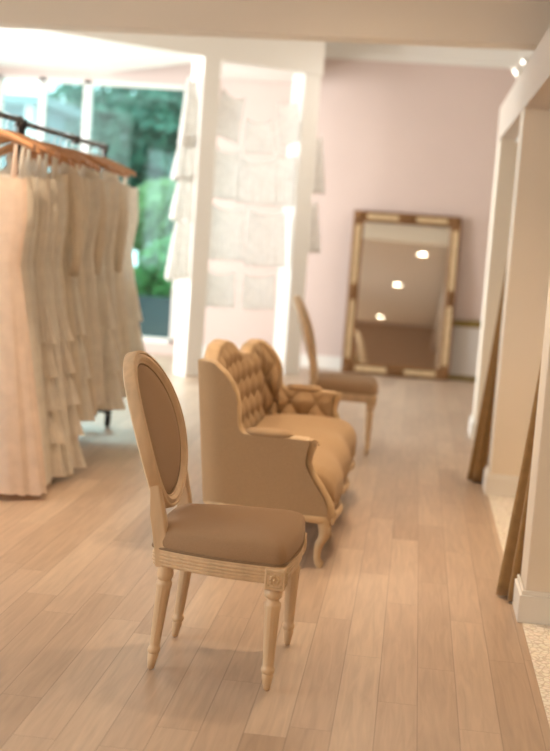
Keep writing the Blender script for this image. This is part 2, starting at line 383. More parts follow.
# ------------------------------------------------------------------ ceiling lamps
def downlight(x, y, z, power, label, r=0.075, group='recessed ceiling downlights'):
    t = thing('ceiling_downlight', (x, y, z), label, 'ceiling light', group)
    MB().lathe([(r + .022, 0), (r + .022, -.006), (r + .004, -.010), (r, -.004), (r, 0)], 28).build('trim_ring', M['trim_white'], t)
    MB().lathe([(r - .001, -.001), (r - .001, -.004), (.002, -.004)], 28).build('lamp_face', M['lamp'], t)
    l = bpy.data.lights.new('downlight_lamp', 'AREA'); l.shape = 'DISK'; l.size = 2 * r; l.energy = power; l.color = (1.0, 0.73, 0.48); l.spread = radians(100)
    o = bpy.data.objects.new('downlight_lamp', l); COL.objects.link(o); o.parent = t; o.location = (0, 0, -.02)
    return t
for (x, y, p, lab) in ((0.06, 5.05, 10, 'round recessed downlight in the low ceiling nearest the beam, over the aisle'),
                       (-0.36, 1.6, 10, 'round recessed downlight in the low ceiling in front of the near chair'),
                       (-0.77, -3.4, 8, 'round recessed downlight in the low ceiling behind the viewpoint'),
                       (-0.45, 6.35, 8, 'added round downlight in the low ceiling close to the beam, to brighten the settee'),  # extra lamp added to brighten the settee from above
                       (-2.0, 5.35, 11, 'round downlight in the low ceiling, added in front of the gown rail to light the gowns'),  # added lamp, set here to light the gown fronts
                       (-2.9, 2.8, 7, 'round recessed downlight in the low ceiling on the window side'),
                       (-3.1, -1.0, 7, 'round recessed downlight in the low ceiling by the far corner behind the viewpoint')):
    downlight(x, y, CZ, p, lab)
for (y, lab) in ((8.15, 'small downlight in the ceiling of the last fitting room'), (6.0, 'small downlight in the ceiling of the middle fitting room'), (3.5, 'small downlight in the ceiling of the nearest fitting room')):
    downlight(1.25, y, HZ0 + .1, 4.5, lab, .05, 'fitting room downlights')

def spot(x, y, z, yaw, tilt, label):
    t = thing('ceiling_spotlight', (x, y, 3.34), label, 'spotlight', 'ceiling spotlights', yaw)
    d = z - 3.34
    MB().lathe([(.05, 0), (.05, -.02), (.012, -.025)], 16).build('ceiling_plate', M['trim_white'], t)
    MB().tube([(0, 0, -.02), (0, 0, d + .03)], .009).build('stem', M['trim_white'], t)
    T = Matrix.Translation((0, 0, d)) @ (Vector((-1.65, 11.7, 1.7)) - Vector((x, y, z))).to_track_quat('-Z', 'Y').to_matrix().to_4x4()
    MB().lathe([(.02, .09), (.032, .085), (.05, .0), (.056, -.06), (.052, -.06), (.048, -.045)], 20, T=T).build('shade', M['trim_white'], t)
    MB().lathe([(.040, -.046), (.002, -.05)], 20, T=T).build('bulb_face', M['spot_lamp'], t)
    l = bpy.data.lights.new('spotlight_lamp', 'AREA'); l.shape = 'DISK'; l.size = .08; l.energy = 3.2; l.color = (1.0, 0.92, 0.82); l.spread = radians(95)
    o = bpy.data.objects.new('spotlight_lamp', l); COL.objects.link(o); o.parent = t
    dv = Vector((-1.65, 11.7, 1.7)) - Vector((x, y, z)); o.location = Vector((0, 0, d)) + dv.normalized() * .09; o.rotation_euler = dv.to_track_quat('-Z', 'Y').to_euler()
spot(0.79, 12.0, 3.03, 0, radians(-55), 'white ceiling spotlight above the header, tilted the lower of two')
spot(0.875, 12.3, 3.15, 0, radians(-45), 'white ceiling spotlight above the header, upper of two')

# ------------------------------------------------------------------ round-backed dining chair
def outline(rear_hw, front_hw, xr, xf, rad=.035, bow=.016, n=10):
    c = [(xr, -rear_hw), (xf, -front_hw), (xf, front_hw), (xr, rear_hw)]
    pts = []
    for i in range(4):
        p = Vector(c[i] + (0,)); a = Vector(c[i - 1] + (0,)); q = Vector(c[(i + 1) % 4] + (0,))
        da = (a - p).normalized(); dq = (q - p).normalized()
        s_, e_ = p + da * rad, p + dq * rad
        for k in range(6):
            t = k / 5; pts.append((s_ * (1 - t) ** 2 + p * 2 * t * (1 - t) + e_ * t * t))
        nx = Vector(c[(i + 1) % 4] + (0,)); e2 = nx - dq * rad
        nrm = Vector((dq.y, -dq.x, 0))
        for k in range(1, n):
            t = k / n; pts.append(e_.lerp(e2, t) + nrm * bow * sin(pi * t) * (1.0 if i != 3 else 0.3))
    return [(p.x, p.y) for p in pts]

def make_chair(loc, rz, label):
    t = thing('dining_chair', loc, label, 'chair', None, rz)
    W, F = M['wood'], M['linen_taupe']
    zr0, zr1 = .340, .394
    o1 = outline(.182, .250, -.205, .222)
    # seat rail with three reeds
    prof = [(-.03, 0), (-.004, 0), (0, .004), (.001, .010), (-.003, .014)]
    for k in range(3):
        z0 = .013 + k * .011
        prof += [(-.001, z0), (.0025, z0 + .0025), (.003, z0 + .005), (.0025, z0 + .0075), (-.0015, z0 + .0095)]
    prof += [(.001, .048), (.000, .054), (-.03, .054)]
    MB().sweep_h([(x, y, zr0) for x, y in o1], prof).build('seat_rail', W, t, angle=30)
    # corner blocks with carved rosettes, front legs
    for sy in (-1, 1):
        cx, cy = .192, .222 * sy
        bk = MB().box((cx - .026, cy - .026 if sy > 0 else cy - .033, .324), (cx + .036, cy + .033 if sy > 0 else cy + .026, .390)).build('corner_block', W, t, smooth=False, bevel=.003)
        for face in ('side', 'front'):
            r = MB()
            if face == 'side': T = Matrix.Translation((cx + .005, cy + sy * .033, .357)) @ Matrix.Rotation(-sy * pi / 2, 4, 'X')
            else: T = Matrix.Translation((cx + .036, cy, .357)) @ Matrix.Rotation(pi / 2, 4, 'Y')
            for k in range(8):
                a = 2 * pi * k / 8
                r.ball((.0125 * cos(a), .0125 * sin(a), 0), .0062, 5, (1, 1, .7), T)
            r.ball((0, 0, .001), .006, 6, (1, 1, .9), T)
            for (ax, ay) in ((1, 1), (1, -1), (-1, 1), (-1, -1)): r.ball((.019 * ax, .019 * ay, 0), .004, 5, (1, 1, .6), T)
            sq = [(-.024, -.024), (.024, -.024), (.024, .024), (-.024, .024)]
            r.tube([(x, y, 0) for x, y in sq], .0022, 6, T, loop=True)
            r.build('rosette', M['wood_old'], bk)  # darker wood than the block imitates shade in the carved recesses
        legprof = [(.004, 0), (.0105, .004), (.0155, .030), (.0185, .044), (.0165, .049), (.0205, .054), (.0215, .060), (.0205, .066), (.0165, .070), (.0175, .078),
                   (.0235, .222), (.0265, .240), (.0255, .248), (.019, .253), (.0185, .260), (.026, .265), (.029, .273), (.028, .281), (.023, .287), (.026, .300)]
        legprof = [(r, z * 1.12) for r, z in legprof]
        MB().lathe(legprof, 48, (cx, cy), (.090, .264, 12)).build('leg', W, t, angle=50)
    for sy in (-1, 1):
        cx, cy = -.158, .166 * sy
        legprof = [(.004, 0), (.0105, .004), (.0150, .030), (.0175, .044), (.0155, .049), (.0195, .054), (.0205, .060), (.0195, .066), (.0155, .070), (.0165, .078),
                   (.0225, .230), (.0255, .248), (.0245, .256), (.019, .261), (.0245, .268), (.0265, .276), (.024, .290), (.026, .302)]
        legprof = [(r, z * 1.13) for r, z in legprof]
        MB().lathe(legprof, 48, (cx, cy), (.091, .274, 12), shear=lambda z: (-.030 * (1 - z / .34) ** 1.3 if z < .34 else 0, 0)).build('leg', W, t, angle=50)
    # upholstered seat and piping
    o2 = outline(.180, .248, -.208, .222, .045)
    cx = .0
    lay = [(.980, .391), (.996, .398), (1.010, .408), (1.014, .420), (1.010, .434), (.994, .449), (.955, .461), (.86, .470), (.68, .478), (.42, .483), (.18, .485), (.02, .4855)]
    MB().loft([[(cx + (x - cx) * s, y * s, z) for x, y in o2] for s, z in lay]).build('seat', F, t, angle=180)
    MB().tube([(x * 1.004, y * 1.004, .397) for x, y in o2], .0045, 8, loop=True).build('piping', M['piping'], t)
    # oval back
    th = radians(17.5); C0 = Vector((-.264, 0, .736)); e2 = Vector((-sin(th), 0, cos(th))); nn = Vector((cos(th), 0, sin(th)))
    a_, b_ = .218, .236
    def onp(y, v, w_): return C0 + Vector((0, y, 0)) + e2 * v + nn * (w_ + .55 * y * y)
    prof = [(.022, -.022), (.022, .008), (.019, .014), (.013, .016), (.009, .012), (.006, .015), (-.002, .018), (-.010, .014), (-.013, .010), (-.017, .011), (-.021, .006), (-.021, -.016), (-.012, -.024), (.014, -.026)]
    rings = []
    for i in range(72):
        q = 2 * pi * i / 72; ca, sa = cos(q), sin(q); nl = Vector((ca / a_, sa / b_)).normalized()
        rings.append([tuple(onp(a_ * ca + nl.x * u, b_ * sa + nl.y * u, w_)) for u, w_ in prof])
    fr = MB().loft(rings, loop=True).build('back_frame', W, t, angle=30)
    rr = []
    for s, w_ in ((1.0, .000), (.97, .008), (.90, .016), (.75, .022), (.5, .026), (.25, .028), (.02, .0285)):
        rr.append([tuple(onp((a_ - .021) * s * cos(2 * pi * i / 64), (b_ - .021) * s * sin(2 * pi * i / 64), w_)) for i in range(64)])
    rb = [[tuple(onp((a_ - .021) * s * cos(2 * pi * i / 64), (b_ - .021) * s * sin(2 * pi * i / 64), w_)) for i in range(64)] for s, w_ in ((.02, -.026), (.5, -.024), (.9, -.018), (1.0, -.012))]
    MB().loft(rb + rr).build('backrest', F, t, angle=180)
    MB().tube([tuple(onp((a_ - .0225) * cos(2 * pi * i / 64), (b_ - .0225) * sin(2 * pi * i / 64), .006)) for i in range(64)], .0032, 6, loop=True).build('piping', M['piping'], t)
    # stiles rising from the rail into the oval
    for sy in (-1, 1):
        pts = [(-.164, .166), (-.172, .168), (-.190, .174), (-.206, .180)]
        zs = (.338, .40, .50, .61)
        ws = (.022, .020, .018, .012)
        ds = (.024, .024, .024, .014)
        rings = []
        for (x, y), z, w_, d_ in zip(pts, zs, ws, ds):
            y *= sy
            rings.append([(x - d_, y - w_, z), (x + d_ * .75, y - w_, z), (x + d_, y - w_ * .6, z), (x + d_, y + w_ * .6, z), (x + d_ * .75, y + w_, z), (x - d_, y + w_, z)])
        MB().loft(rings).build('stile', W, t, smooth=False, bevel=.003)
    return t

make_chair((-.5345, 3.9025, 0), radians(-2.2), 'pale wooden chair with round upholstered back, nearest in the room, sharply in focus')
make_chair((-.432, 8.19, 0), radians(3.0), 'pale wooden chair with round back standing beyond the settee, half hidden by its far arm')

# ------------------------------------------------------------------ tufted settee (local x forward, y along its length)
SX, SY = -.55, 5.96
st = thing('tufted_settee', (SX, SY, 0), 'tan linen button-tufted settee with carved wooden frame between the two chairs', 'sofa')
Lh = .84                              # half length
FAB, WO = M['linen_tan'], M['wood_old']
def xw(x): return x - SX
XFRONT = [(.18, .262), (.24, .262), (.28, .252), (.33, .222), (.39, .178), (.44, .155), (.49, .158), (.54, .168)]   # arm front (local x) by height
XFRONT = [(z, x) for z, x in XFRONT]
RC = .11                              # plan corner radius of the wrap-round back
WING = [(.165, .538), (.05, .540), (-.05, .541), (-.115, .543), (-.138, .553), (-.152, .578), (-.161, .615), (-.170, .66), (-.182, .705), (-.200, .752), (-.222, .795), (-.246, .822), (-.270, .832)]
def arc(poly, n):
    L = [0]
    for a, b_ in zip(poly, poly[1:]): L.append(L[-1] + sqrt((a[0] - b_[0]) ** 2 + (a[1] - b_[1]) ** 2))
    out = []
    for k in range(n + 1):
        d = L[-1] * k / n; i = 0
        while i < len(L) - 2 and L[i + 1] < d: i += 1
        t = (d - L[i]) / (L[i + 1] - L[i]); out.append((lerp(poly[i][0], poly[i + 1][0], t), lerp(poly[i][1], poly[i + 1][1], t)))
    return out
XE = -.175
WING = [(x + .06 * max(0, z - .24) / .6 * min(1, max(0, (-.10 - x) / .075)), z) for x, z in WING]
WCUT = [p for p in WING if p[0] > XE]; WX = sorted(WING); WCUT.append((XE, ramp(WX, XE)))
WARC = arc(WCUT, 26)
def topz(y):
    return smoothramp([(0, .846), (.14, .840), (.46, .768), (.56, .766), (.70, .818), (.84, .832)], abs(y))
SPU, SPV, SPZ = .072, .100, .480
def wrap_surface(outer, z0, nv):
    yo = Lh if outer else Lh - .070
    xb = -.285 if outer else -.222
    r = XE - xb
    seq = [('arm', -1, k) for k in range(27)] + [('c', -1, k / 8) for k in range(1, 8)] + [('b', 0, k / 72) for k in range(73)] + [('c', 1, 1 - k / 8) for k in range(1, 8)] + [('arm', 1, 26 - k) for k in range(27)]
    rows = []
    for kind, sd, s in seq:
        col = []
        for j in range(nv + 1):
            v = j / nv
            if kind == 'arm':
                xt, zt = WARC[s]
                if sd > 0 and zt > .55: zt = .55 + (zt - .55) * .86
                z = lerp(z0, zt, v); y = yo * sd
                wgt = max(0, (xt + .12) / .285)
                x = xt + (ramp(XFRONT, z) - .165 - (0 if outer else .010)) * wgt
                f = max(0, min(1, (-.10 - xt) / .075))
                zr = z
            elif kind == 'c':
                a = s * pi / 2; x = xb + r - r * sin(a); y = sd * (yo - r + r * cos(a))
                zt = lerp(ramp(WX, x), topz(y), s * s)
                if sd > 0 and zt > .55: zt = .55 + (zt - .55) * .86
                z = lerp(z0, zt, v); f = 1
            else:
                y = lerp(-(yo - r), yo - r, s); x = xb; zt = topz(y)
                zt = .55 + (zt - .55) * (1 - .14 * min(1, max(0, y / .7)))
                z = lerp(z0, zt, v); f = 1
                x -= .055 * (1 - (y / (yo - r)) ** 2) * min(1, max(0, (z - .2) / .35))
            x -= .060 * f * (z - .24) / .6
            col.append(Vector((x, y, z)))
        rows.append(col)
    return rows, seq
ro, _ = wrap_surface(True, .225, 26)
MB().loft([[tuple(p) for p in c] for c in ro], closed=False).build('outside_back', FAB, st, angle=180)
ri, pl = wrap_surface(False, .36, 44)
# resample denser for tufts
def dense(rows, k=4):
    out = []
    for a, b_ in zip(rows, rows[1:]):
        for i in range(k): out.append([p.lerp(q, i / k) for p, q in zip(a, b_)])
    out.append(rows[-1]); return out
ri = dense(ri, 3)
nR = len(ri); mid = nR // 2
cum = [0]
for a, b_ in zip(ri, ri[1:]): cum.append(cum[-1] + (a[len(a) // 2] - b_[len(b_) // 2]).length)
tot = cum[-1]
tuft = []; buttons = []
for i, c in enumerate(ri):
    cn = []
    for j, p in enumerate(c):
        a = ri[max(0, i - 1)][j]; b_ = ri[min(nR - 1, i + 1)][j]; d1 = (b_ - a)
        lo = c[max(0, j - 1)]; hi = c[min(len(c) - 1, j + 1)]; n_ = d1.cross(hi - lo)
        if n_.length < 1e-9: n_ = Vector((1, 0, 0))
        n_.normalize()
        if n_.dot(Vector((.25, 0, p.z)) - p) < 0: n_ = -n_
        u = (cum[i] - tot / 2) / SPU; v = (p.z - SPZ) / SPV
        A1, B1 = (u + v) / 2 * 1.0, (u - v) / 2 * 1.0
        q = (abs(sin(pi * A1)) * abs(sin(pi * B1))) ** .6
        top = c[-1].z; ed = min(1, max(0, (top - p.z) / .05)) * min(1, max(0, cum[i] / .09)) * min(1, max(0, (tot - cum[i]) / .09))
        cn.append(p + n_ * (.034 * q * ed + .004))
    tuft.append(cn)
MB().loft([[tuple(p) for p in c] for c in tuft], closed=False).build('tufted_back', FAB, st, angle=180)
# covered buttons at the crossings
for bi in range(-30, 31):
    for bj in range(0, 5):
        if (bi + bj) % 2: continue
        s_ = bi * SPU + tot / 2; z = SPZ + bj * SPV
        if s_ < .12 or s_ > tot - .12: continue
        i = min(range(nR), key=lambda k: abs(cum[k] - s_)); c = tuft[i]
        if z > c[-1].z - .045: continue
        j = min(range(len(c)), key=lambda k: abs(c[k].z - z)); p = c[j]
        MB().ball(tuple(p), .012, 5, (1, 1, 1)).build('tuft_button', M['piping'], st)
# carved crest rail following the whole top edge, and the S-shaped arm fronts
top = [(a[-1] + b_[-1]) / 2 for a, b_ in zip(wrap_surface(True, .225, 4)[0], wrap_surface(False, .36, 4)[0])]
tp = []
for a, b_ in zip(top, top[1:]):
    tp += [a, a.lerp(b_, .5)]
tp.append(top[-1])
MB().tube([tuple(p + Vector((0, 0, -.002))) for p in tp], [.024 if False else .034] * len(tp), 14, flat=.40).build('crest_rail', WO, st, angle=60)
for sd in (-1, 1):
    yy = sd * (Lh - .036)
    pad = []
    for k in range(13):
        x = lerp(-.115, .095, k / 12); e = sqrt(max(0.02, 1 - (2 * k / 12 - 1) ** 4))
        pad.append([(x, yy + .043 * e * cos(q * 2 * pi / 16), .551 + .021 * e * sin(q * 2 * pi / 16)) for q in range(16)])
    MB().loft(pad).build('arm_pad', FAB, st, angle=180)
    post = [(ramp(XFRONT, z) + .004, yy, z) for z in [.20 + .34 * k / 22 for k in range(23)]]
    rad = [.021 + .008 * exp(-((z[2] - .235) / .04) ** 2) + .008 * exp(-((z[2] - .52) / .03) ** 2) for z in post]
    ps = MB().tube(post, rad, 12).build('arm_front', WO, st, angle=60)
    # scroll and acanthus carving at the head and knee of the arm front
    cv = MB()
    for k in range(14):
        a = k * .55; r = .020 * (1 - k / 16)
        cv.ball((.172 + .012 + r * cos(a), yy - sd * .0 + sd * .020, .525 + r * sin(a)), .006, 4)
    for k in range(5):
        cv.ball((.285 + .006 * sin(k), yy + (k - 2) * .010, .205 + .012 * (2 - abs(k - 2))), .010, 5, (.8, .6, 1.6))
    cv.build('carving', WO, ps)
# seat with a serpentine three-lobed front
Y0, Y1 = -Lh + .070, Lh - .070
def xf(y):
    return .278 + .028 * sin(pi * 3 * (y + Lh) / (2 * Lh)) ** 2
rows = []
NY = 96
for i in range(NY + 1):
    y = lerp(Y0, Y1, i / NY); f = xf(y)
    if i in (0, NY): pass
    lob = abs(sin(pi * 3 * (y + Lh) / (2 * Lh)))
    base = [(-.20, .40), (-.10, .418), (0, .424), (f - .20, .424), (f - .12, .420), (f - .07, .411), (f - .04, .398), (f - .018, .378), (f - .004, .352), (f + .002, .32), (f, .28), (f - .010, .245), (f - .018, .225), (f - .05, .215), (-.2, .215)]
    edge = min(1, min(i, NY - i) / 5); dz = -.03 * (1 - edge) ** 2
    rows.append([(x, y, z + (dz if z > .3 else 0) + (.003 * (lob - .6) if z > .35 and x > .05 else 0)) for x, z in base])
MB().loft(rows).build('seat', FAB, st, angle=70)
# carved lower rail all round
def lowrail():
    pts = []
    for i in range(61):
        y = lerp(-Lh + .03, Lh - .03, i / 60); pts.append((xf(y) - .014, y, .200))
    pts2 = [(x, Lh - .014, .208 + .022 * (.24 - x) / .4) for x in (.24, .15, .05, -.05, -.13)]
    for k in range(1, 8):
        a = k / 8 * pi / 2; pts2.append((-.17 - .095 * sin(a), Lh - .11 + .096 * cos(a), .232))
    back = [(-.268, y, .232) for y in (.6, .3, 0, -.3, -.6)]
    pts3 = [(x, -y, z) for x, y, z in reversed(pts2)]
    return pts + pts2 + back + pts3
MB().tube(lowrail(), .019, 10, loop=True).build('apron_rail', WO, st, angle=60)
def cabriole(x, y, sx, sy):
    p = []; r = []
    for k in range(25):
        t = k / 24; z = .215 * (1 - t)
        off = .016 * sin(pi * min(1, t * 1.9)) * (1 if t < .53 else 0) - .010 * sin(pi * max(0, (t - .45) / .55)) + .014 * max(0, (t - .85) / .15)
        p.append((x + sx * off, y + sy * off * .35, max(z, .006)))
        r.append(ramp([(0, .028), (.18, .028), (.45, .020), (.75, .015), (.88, .0165), (.95, .021), (1, .015)], t))
    mb = MB().tube(p, r, 14)
    for k in range(5): mb.ball((x + sx * .034, y + (k - 2) * .011, .165 + .012 * (2 - abs(k - 2))), .009, 5, (.7, .6, 1.8))
    mb.build('leg', WO, st, angle=60)
for y in (-Lh + .03, -Lh / 3, Lh / 3, Lh - .03): cabriole(.240, y, 1, 0)
for y in (-Lh + .09, Lh - .09): cabriole(-.20, y, -1, 0)

# ------------------------------------------------------------------ leaning gilt mirror
ML = radians(5.5)
mr = thing('leaning_mirror', (-.143, 12.77, 0), 'tall floor mirror in an ornate aged gold frame, leaning against the pink wall', 'mirror')
TM = Matrix.Rotation(-ML, 4, 'X')      # local x across, y depth (front is -y), z up
MW, MH = 1.10, 1.665
def rectpath(inset): return [(-MW / 2 + inset, inset), (MW / 2 - inset, inset), (MW / 2 - inset, MH - inset), (-MW / 2 + inset, MH - inset)]
prof = [(0, .030), (0, -.010), (.006, -.022), (.016, -.026), (.024, -.018), (.030, -.010), (.078, -.004), (.084, -.012), (.092, -.014), (.100, -.006), (.110, .004), (.112, .022)]
rings = [[(x, d, z) for (x, z) in rectpath(i)] for i, d in prof]
MB().loft(rings, caps=(False, False), T=TM).build('frame', M['gold_dark'], mr, smooth=False)
pp = MB()
def panel(mb, a0, a1, horiz, far):
    """pale cove strip between ornaments"""
    n = 14; rows = []
    for k in range(n + 1):
        a = lerp(a0, a1, k / n); row = []
        for i, d in ((.030, -.013), (.042, -.010), (.054, -.0095), (.066, -.010), (.078, -.0075)):
            e = (MH if horiz else MW); q = (e - i) if far else i
            row.append((a - MW / 2, d, q) if horiz else (q - MW / 2, d, a))
        rows.append(row)
    mb.loft(rows, closed=False, T=TM)
for far in (0, 1):
    for (a0, a1) in ((.14, .46), (.64, .96)):
        q = MB(); panel(q, a0, a1, True, far); q.build('pale_inlay', M['gold_pale'], mr)
    for (a0, a1) in ((.15, .75), (.91, 1.52)):
        q = MB(); panel(q, a0, a1, False, far); q.build('pale_inlay', M['gold_pale'], mr)
def ornament(cx, cz, name, kind):
    q = MB(); k_ = 10 if kind == 'c' else 12
    for k in range(k_):
        a = 2 * pi * k / k_; q.ball((cx + .034 * cos(a) * (1 if kind == 'c' else (2.0 if kind == 'h' else .8)), -.014, cz + .034 * sin(a) * (1 if kind == 'c' else (2.0 if kind == 'v' else .8))), .016, 5, (1, .7, 1), TM)
    q.ball((cx, -.018, cz), .024, 7, (1.2, .8, 1.2), TM)
    q.build(name, M['gold_dark'], mr)
for sx in (-1, 1):
    for cz in (.055, MH - .055): ornament(sx * (MW / 2 - .055), cz, 'corner_ornament', 'c')
    ornament(sx * (MW / 2 - .055), MH / 2, 'side_ornament', 'v')
for cz in (.055, MH - .055): ornament(0, cz, 'side_ornament', 'h')
gx, gz = MW / 2 - .106, MH - .106
MB().add([(-gx, .010, .106), (gx, .010, .106), (gx, .010, gz), (-gx, .010, gz)], [(0, 1, 2, 3)], TM).build('mirror_glass', M['mirror'], mr, smooth=False)
MB().box((-MW / 2 + .02, .016, .02), (MW / 2 - .02, .029, MH - .02), TM).build('backing_board', M['bark'], mr, smooth=False)

# second, smaller frame standing on the floor
fr = thing('empty_picture_frame', (.80, 12.90, 0), 'small greenish gilt frame with pale panel standing on the floor right of the tall mirror', 'picture frame')
TF = Matrix.Rotation(-radians(4), 4, 'X')
fw, fh = 1.0, .60
prof = [(0, .022), (0, -.006), (.010, -.016), (.024, -.012), (.036, -.016), (.050, -.002), (.052, .010)]
rings = [[(x, d, z) for x, z in ((-fw / 2 + i, i), (fw / 2 - i, i), (fw / 2 - i, fh - i), (-fw / 2 + i, fh - i))] for i, d in prof]
MB().loft(rings, caps=(False, False), T=TF).build('frame', M['gold_green'], fr, smooth=False)
cr = MB()
for k in range(21):
    x = lerp(-.46, .46, k / 20); cr.ball((x, -.004, fh - .006 + .016 * cos(x / .46 * pi / 2) ** 2), .022, 5, (1.2, .5, 1), TF)
cr.build('crest_moulding', M['gold_green'], fr)
MB().box((-fw / 2 + .045, .006, .045), (fw / 2 - .045, .016, fh - .045), TF).build('panel', M['canvas_white'], fr, smooth=False)

# ------------------------------------------------------------------ fitting-room curtains
def curtain(cx, cy, label, lean):
    n, nz = 96, 40; rings = []
    for k in range(nz + 1):
        z = lerp(.012, 2.145, k / nz); h = z / 2.145
        fl = (1 - h) ** 1.6
        rx = .040 + .075 * fl; ry = .070 + .04 * fl
        ring = []
        for j in range(n):
            a = 2 * pi * j / n
            pl_ = 1 + (.20 - .06 * h) * cos(11 * a + 1.2 * sin(2 * a + lean) + .4 * h)
            ring.append((cx + rx * cos(a) * pl_ - .018 * fl + .055 * h, cy + ry * sin(a) * pl_, z))
        rings.append(ring)
    o = thing('fitting_room_curtain', (cx, cy, 0), label, 'curtain', 'fitting room curtains')
    for r_ in rings:
        for i, p in enumerate(r_): r_[i] = (p[0] - cx, p[1] - cy, p[2])
    MB().loft(rings).build('drape', M['curtain'], o, angle=180)
    MB().tube([(.055 + .02, -.15, 2.14), (.055 + .02, 1.9 if cy > 6 else 2.0, 2.14)], .011).build('curtain_rod', M['trim_white'], o)
curtain(.545, 7.42, 'olive brown curtain gathered behind the farther partition end', 0.3)
curtain(.572, 4.99, 'olive brown curtain gathered behind the nearer partition end, closest to the viewer', 1.4)

# ------------------------------------------------------------------ garment rails, hangers and gowns
RX, RZ = -2.10, 1.865
def rack(y0, y1, z, label):
    t = thing('garment_rack', (RX, (y0 + y1) / 2, 0), label, 'clothes rack', 'black pipe clothes rails')
    h = (y1 - y0) / 2
    MB().tube([(0, -h, z), (0, h, z)], .013).build('rail', M['black_metal'], t)
    for s in (-1, 1):
        MB().tube([(0, s * h, .10), (0, s * h, z + .012)], .015).build('post', M['black_metal'], t)
        MB().tube([(0, s * h, z - .03), (0, s * h, z + .02)], .024).build('joint', M['black_metal'], t)
        ft = MB().tube([(-.25, s * h, .115), (.14, s * h, .115)], .018).build('foot_bar', M['black_metal'], t)
        for x in (-.23, .12):
            T = Matrix.Translation((x, s * h, .042)) @ Matrix.Rotation(pi / 2, 4, 'Y')
            c = MB().lathe([(.008, -.014), (.036, -.013), (.041, -.006), (.041, .006), (.036, .013), (.008, .014)], 18, T=T)
            c.box((x - .018, s * h - .016, .04), (x - .014, s * h + .016, .105)).box((x + .014, s * h - .016, .04), (x + .018, s * h + .016, .105)).tube([(x, s * h, .085), (x, s * h, .118)], .010)
            c.build('caster', M['rubber'], t)
    if h < 1 and y0 > 6: MB().tube([(0, y_ - (y0 + y1) / 2, z - .03) if k else (0, y_ - (y0 + y1) / 2, z + .02) for y_ in (7.42,) for k in (0, 1)], .024).build('joint', M['black_metal'], t)
    MB().tube([(0, -h, .115), (0, h, .115)], .012).build('base_bar', M['black_metal'], t)
    return t
rack(4.35, 6.36, RZ, 'black pipe clothes rail at the front of the gown row, cut by the picture edge')
rack(6.42, 8.14, RZ - .01, 'black pipe clothes rail at the window end of the gown row, its caster showing below')

def make_hanger():
    t = thing('wooden_hanger', (0, 0, 0), '', 'hanger', 'wooden hangers on the gown rails')
    rings = []
    for k in range(25):
        x = lerp(-.215, .215, k / 24); q = abs(x) / .215
        z = -.085 - .085 * q ** 1.25; y = .022 * q * q
        hh = .022 - .006 * q; ww = .010 + .012 * q
        rings.append([(x, y + ww * cos(a * pi / 5), z + hh * sin(a * pi / 5)) for a in range(10)])
    MB().loft(rings).build('shoulder_bar', M['hanger_wood'], t, angle=60)
    pts = [(0, 0, -.07), (0, 0, -.035)] + [(.0 + .021 * sin(a), 0, .005 - .021 * cos(a) + .0) for a in []]
    for k in range(13):
        a = -pi / 2 + k * (1.25 * pi) / 12
        pts.append((.0 + .018 * cos(a + pi) * -1 * .0 + .018 * sin(a * 1.0 + pi / 2) * .9, 0, -.012 + .020 * -cos(a + pi / 2)))
    MB().tube([(0, 0, -.07), (0, 0, -.03), (.012, 0, -.018), (.020, 0, -.002), (.016, 0, .014), (0, 0, .021), (-.016, 0, .014), (-.019, 0, .002)], .0026, 6).build('hook', M['chrome'], t)
    return t
hanger0 = make_hanger()

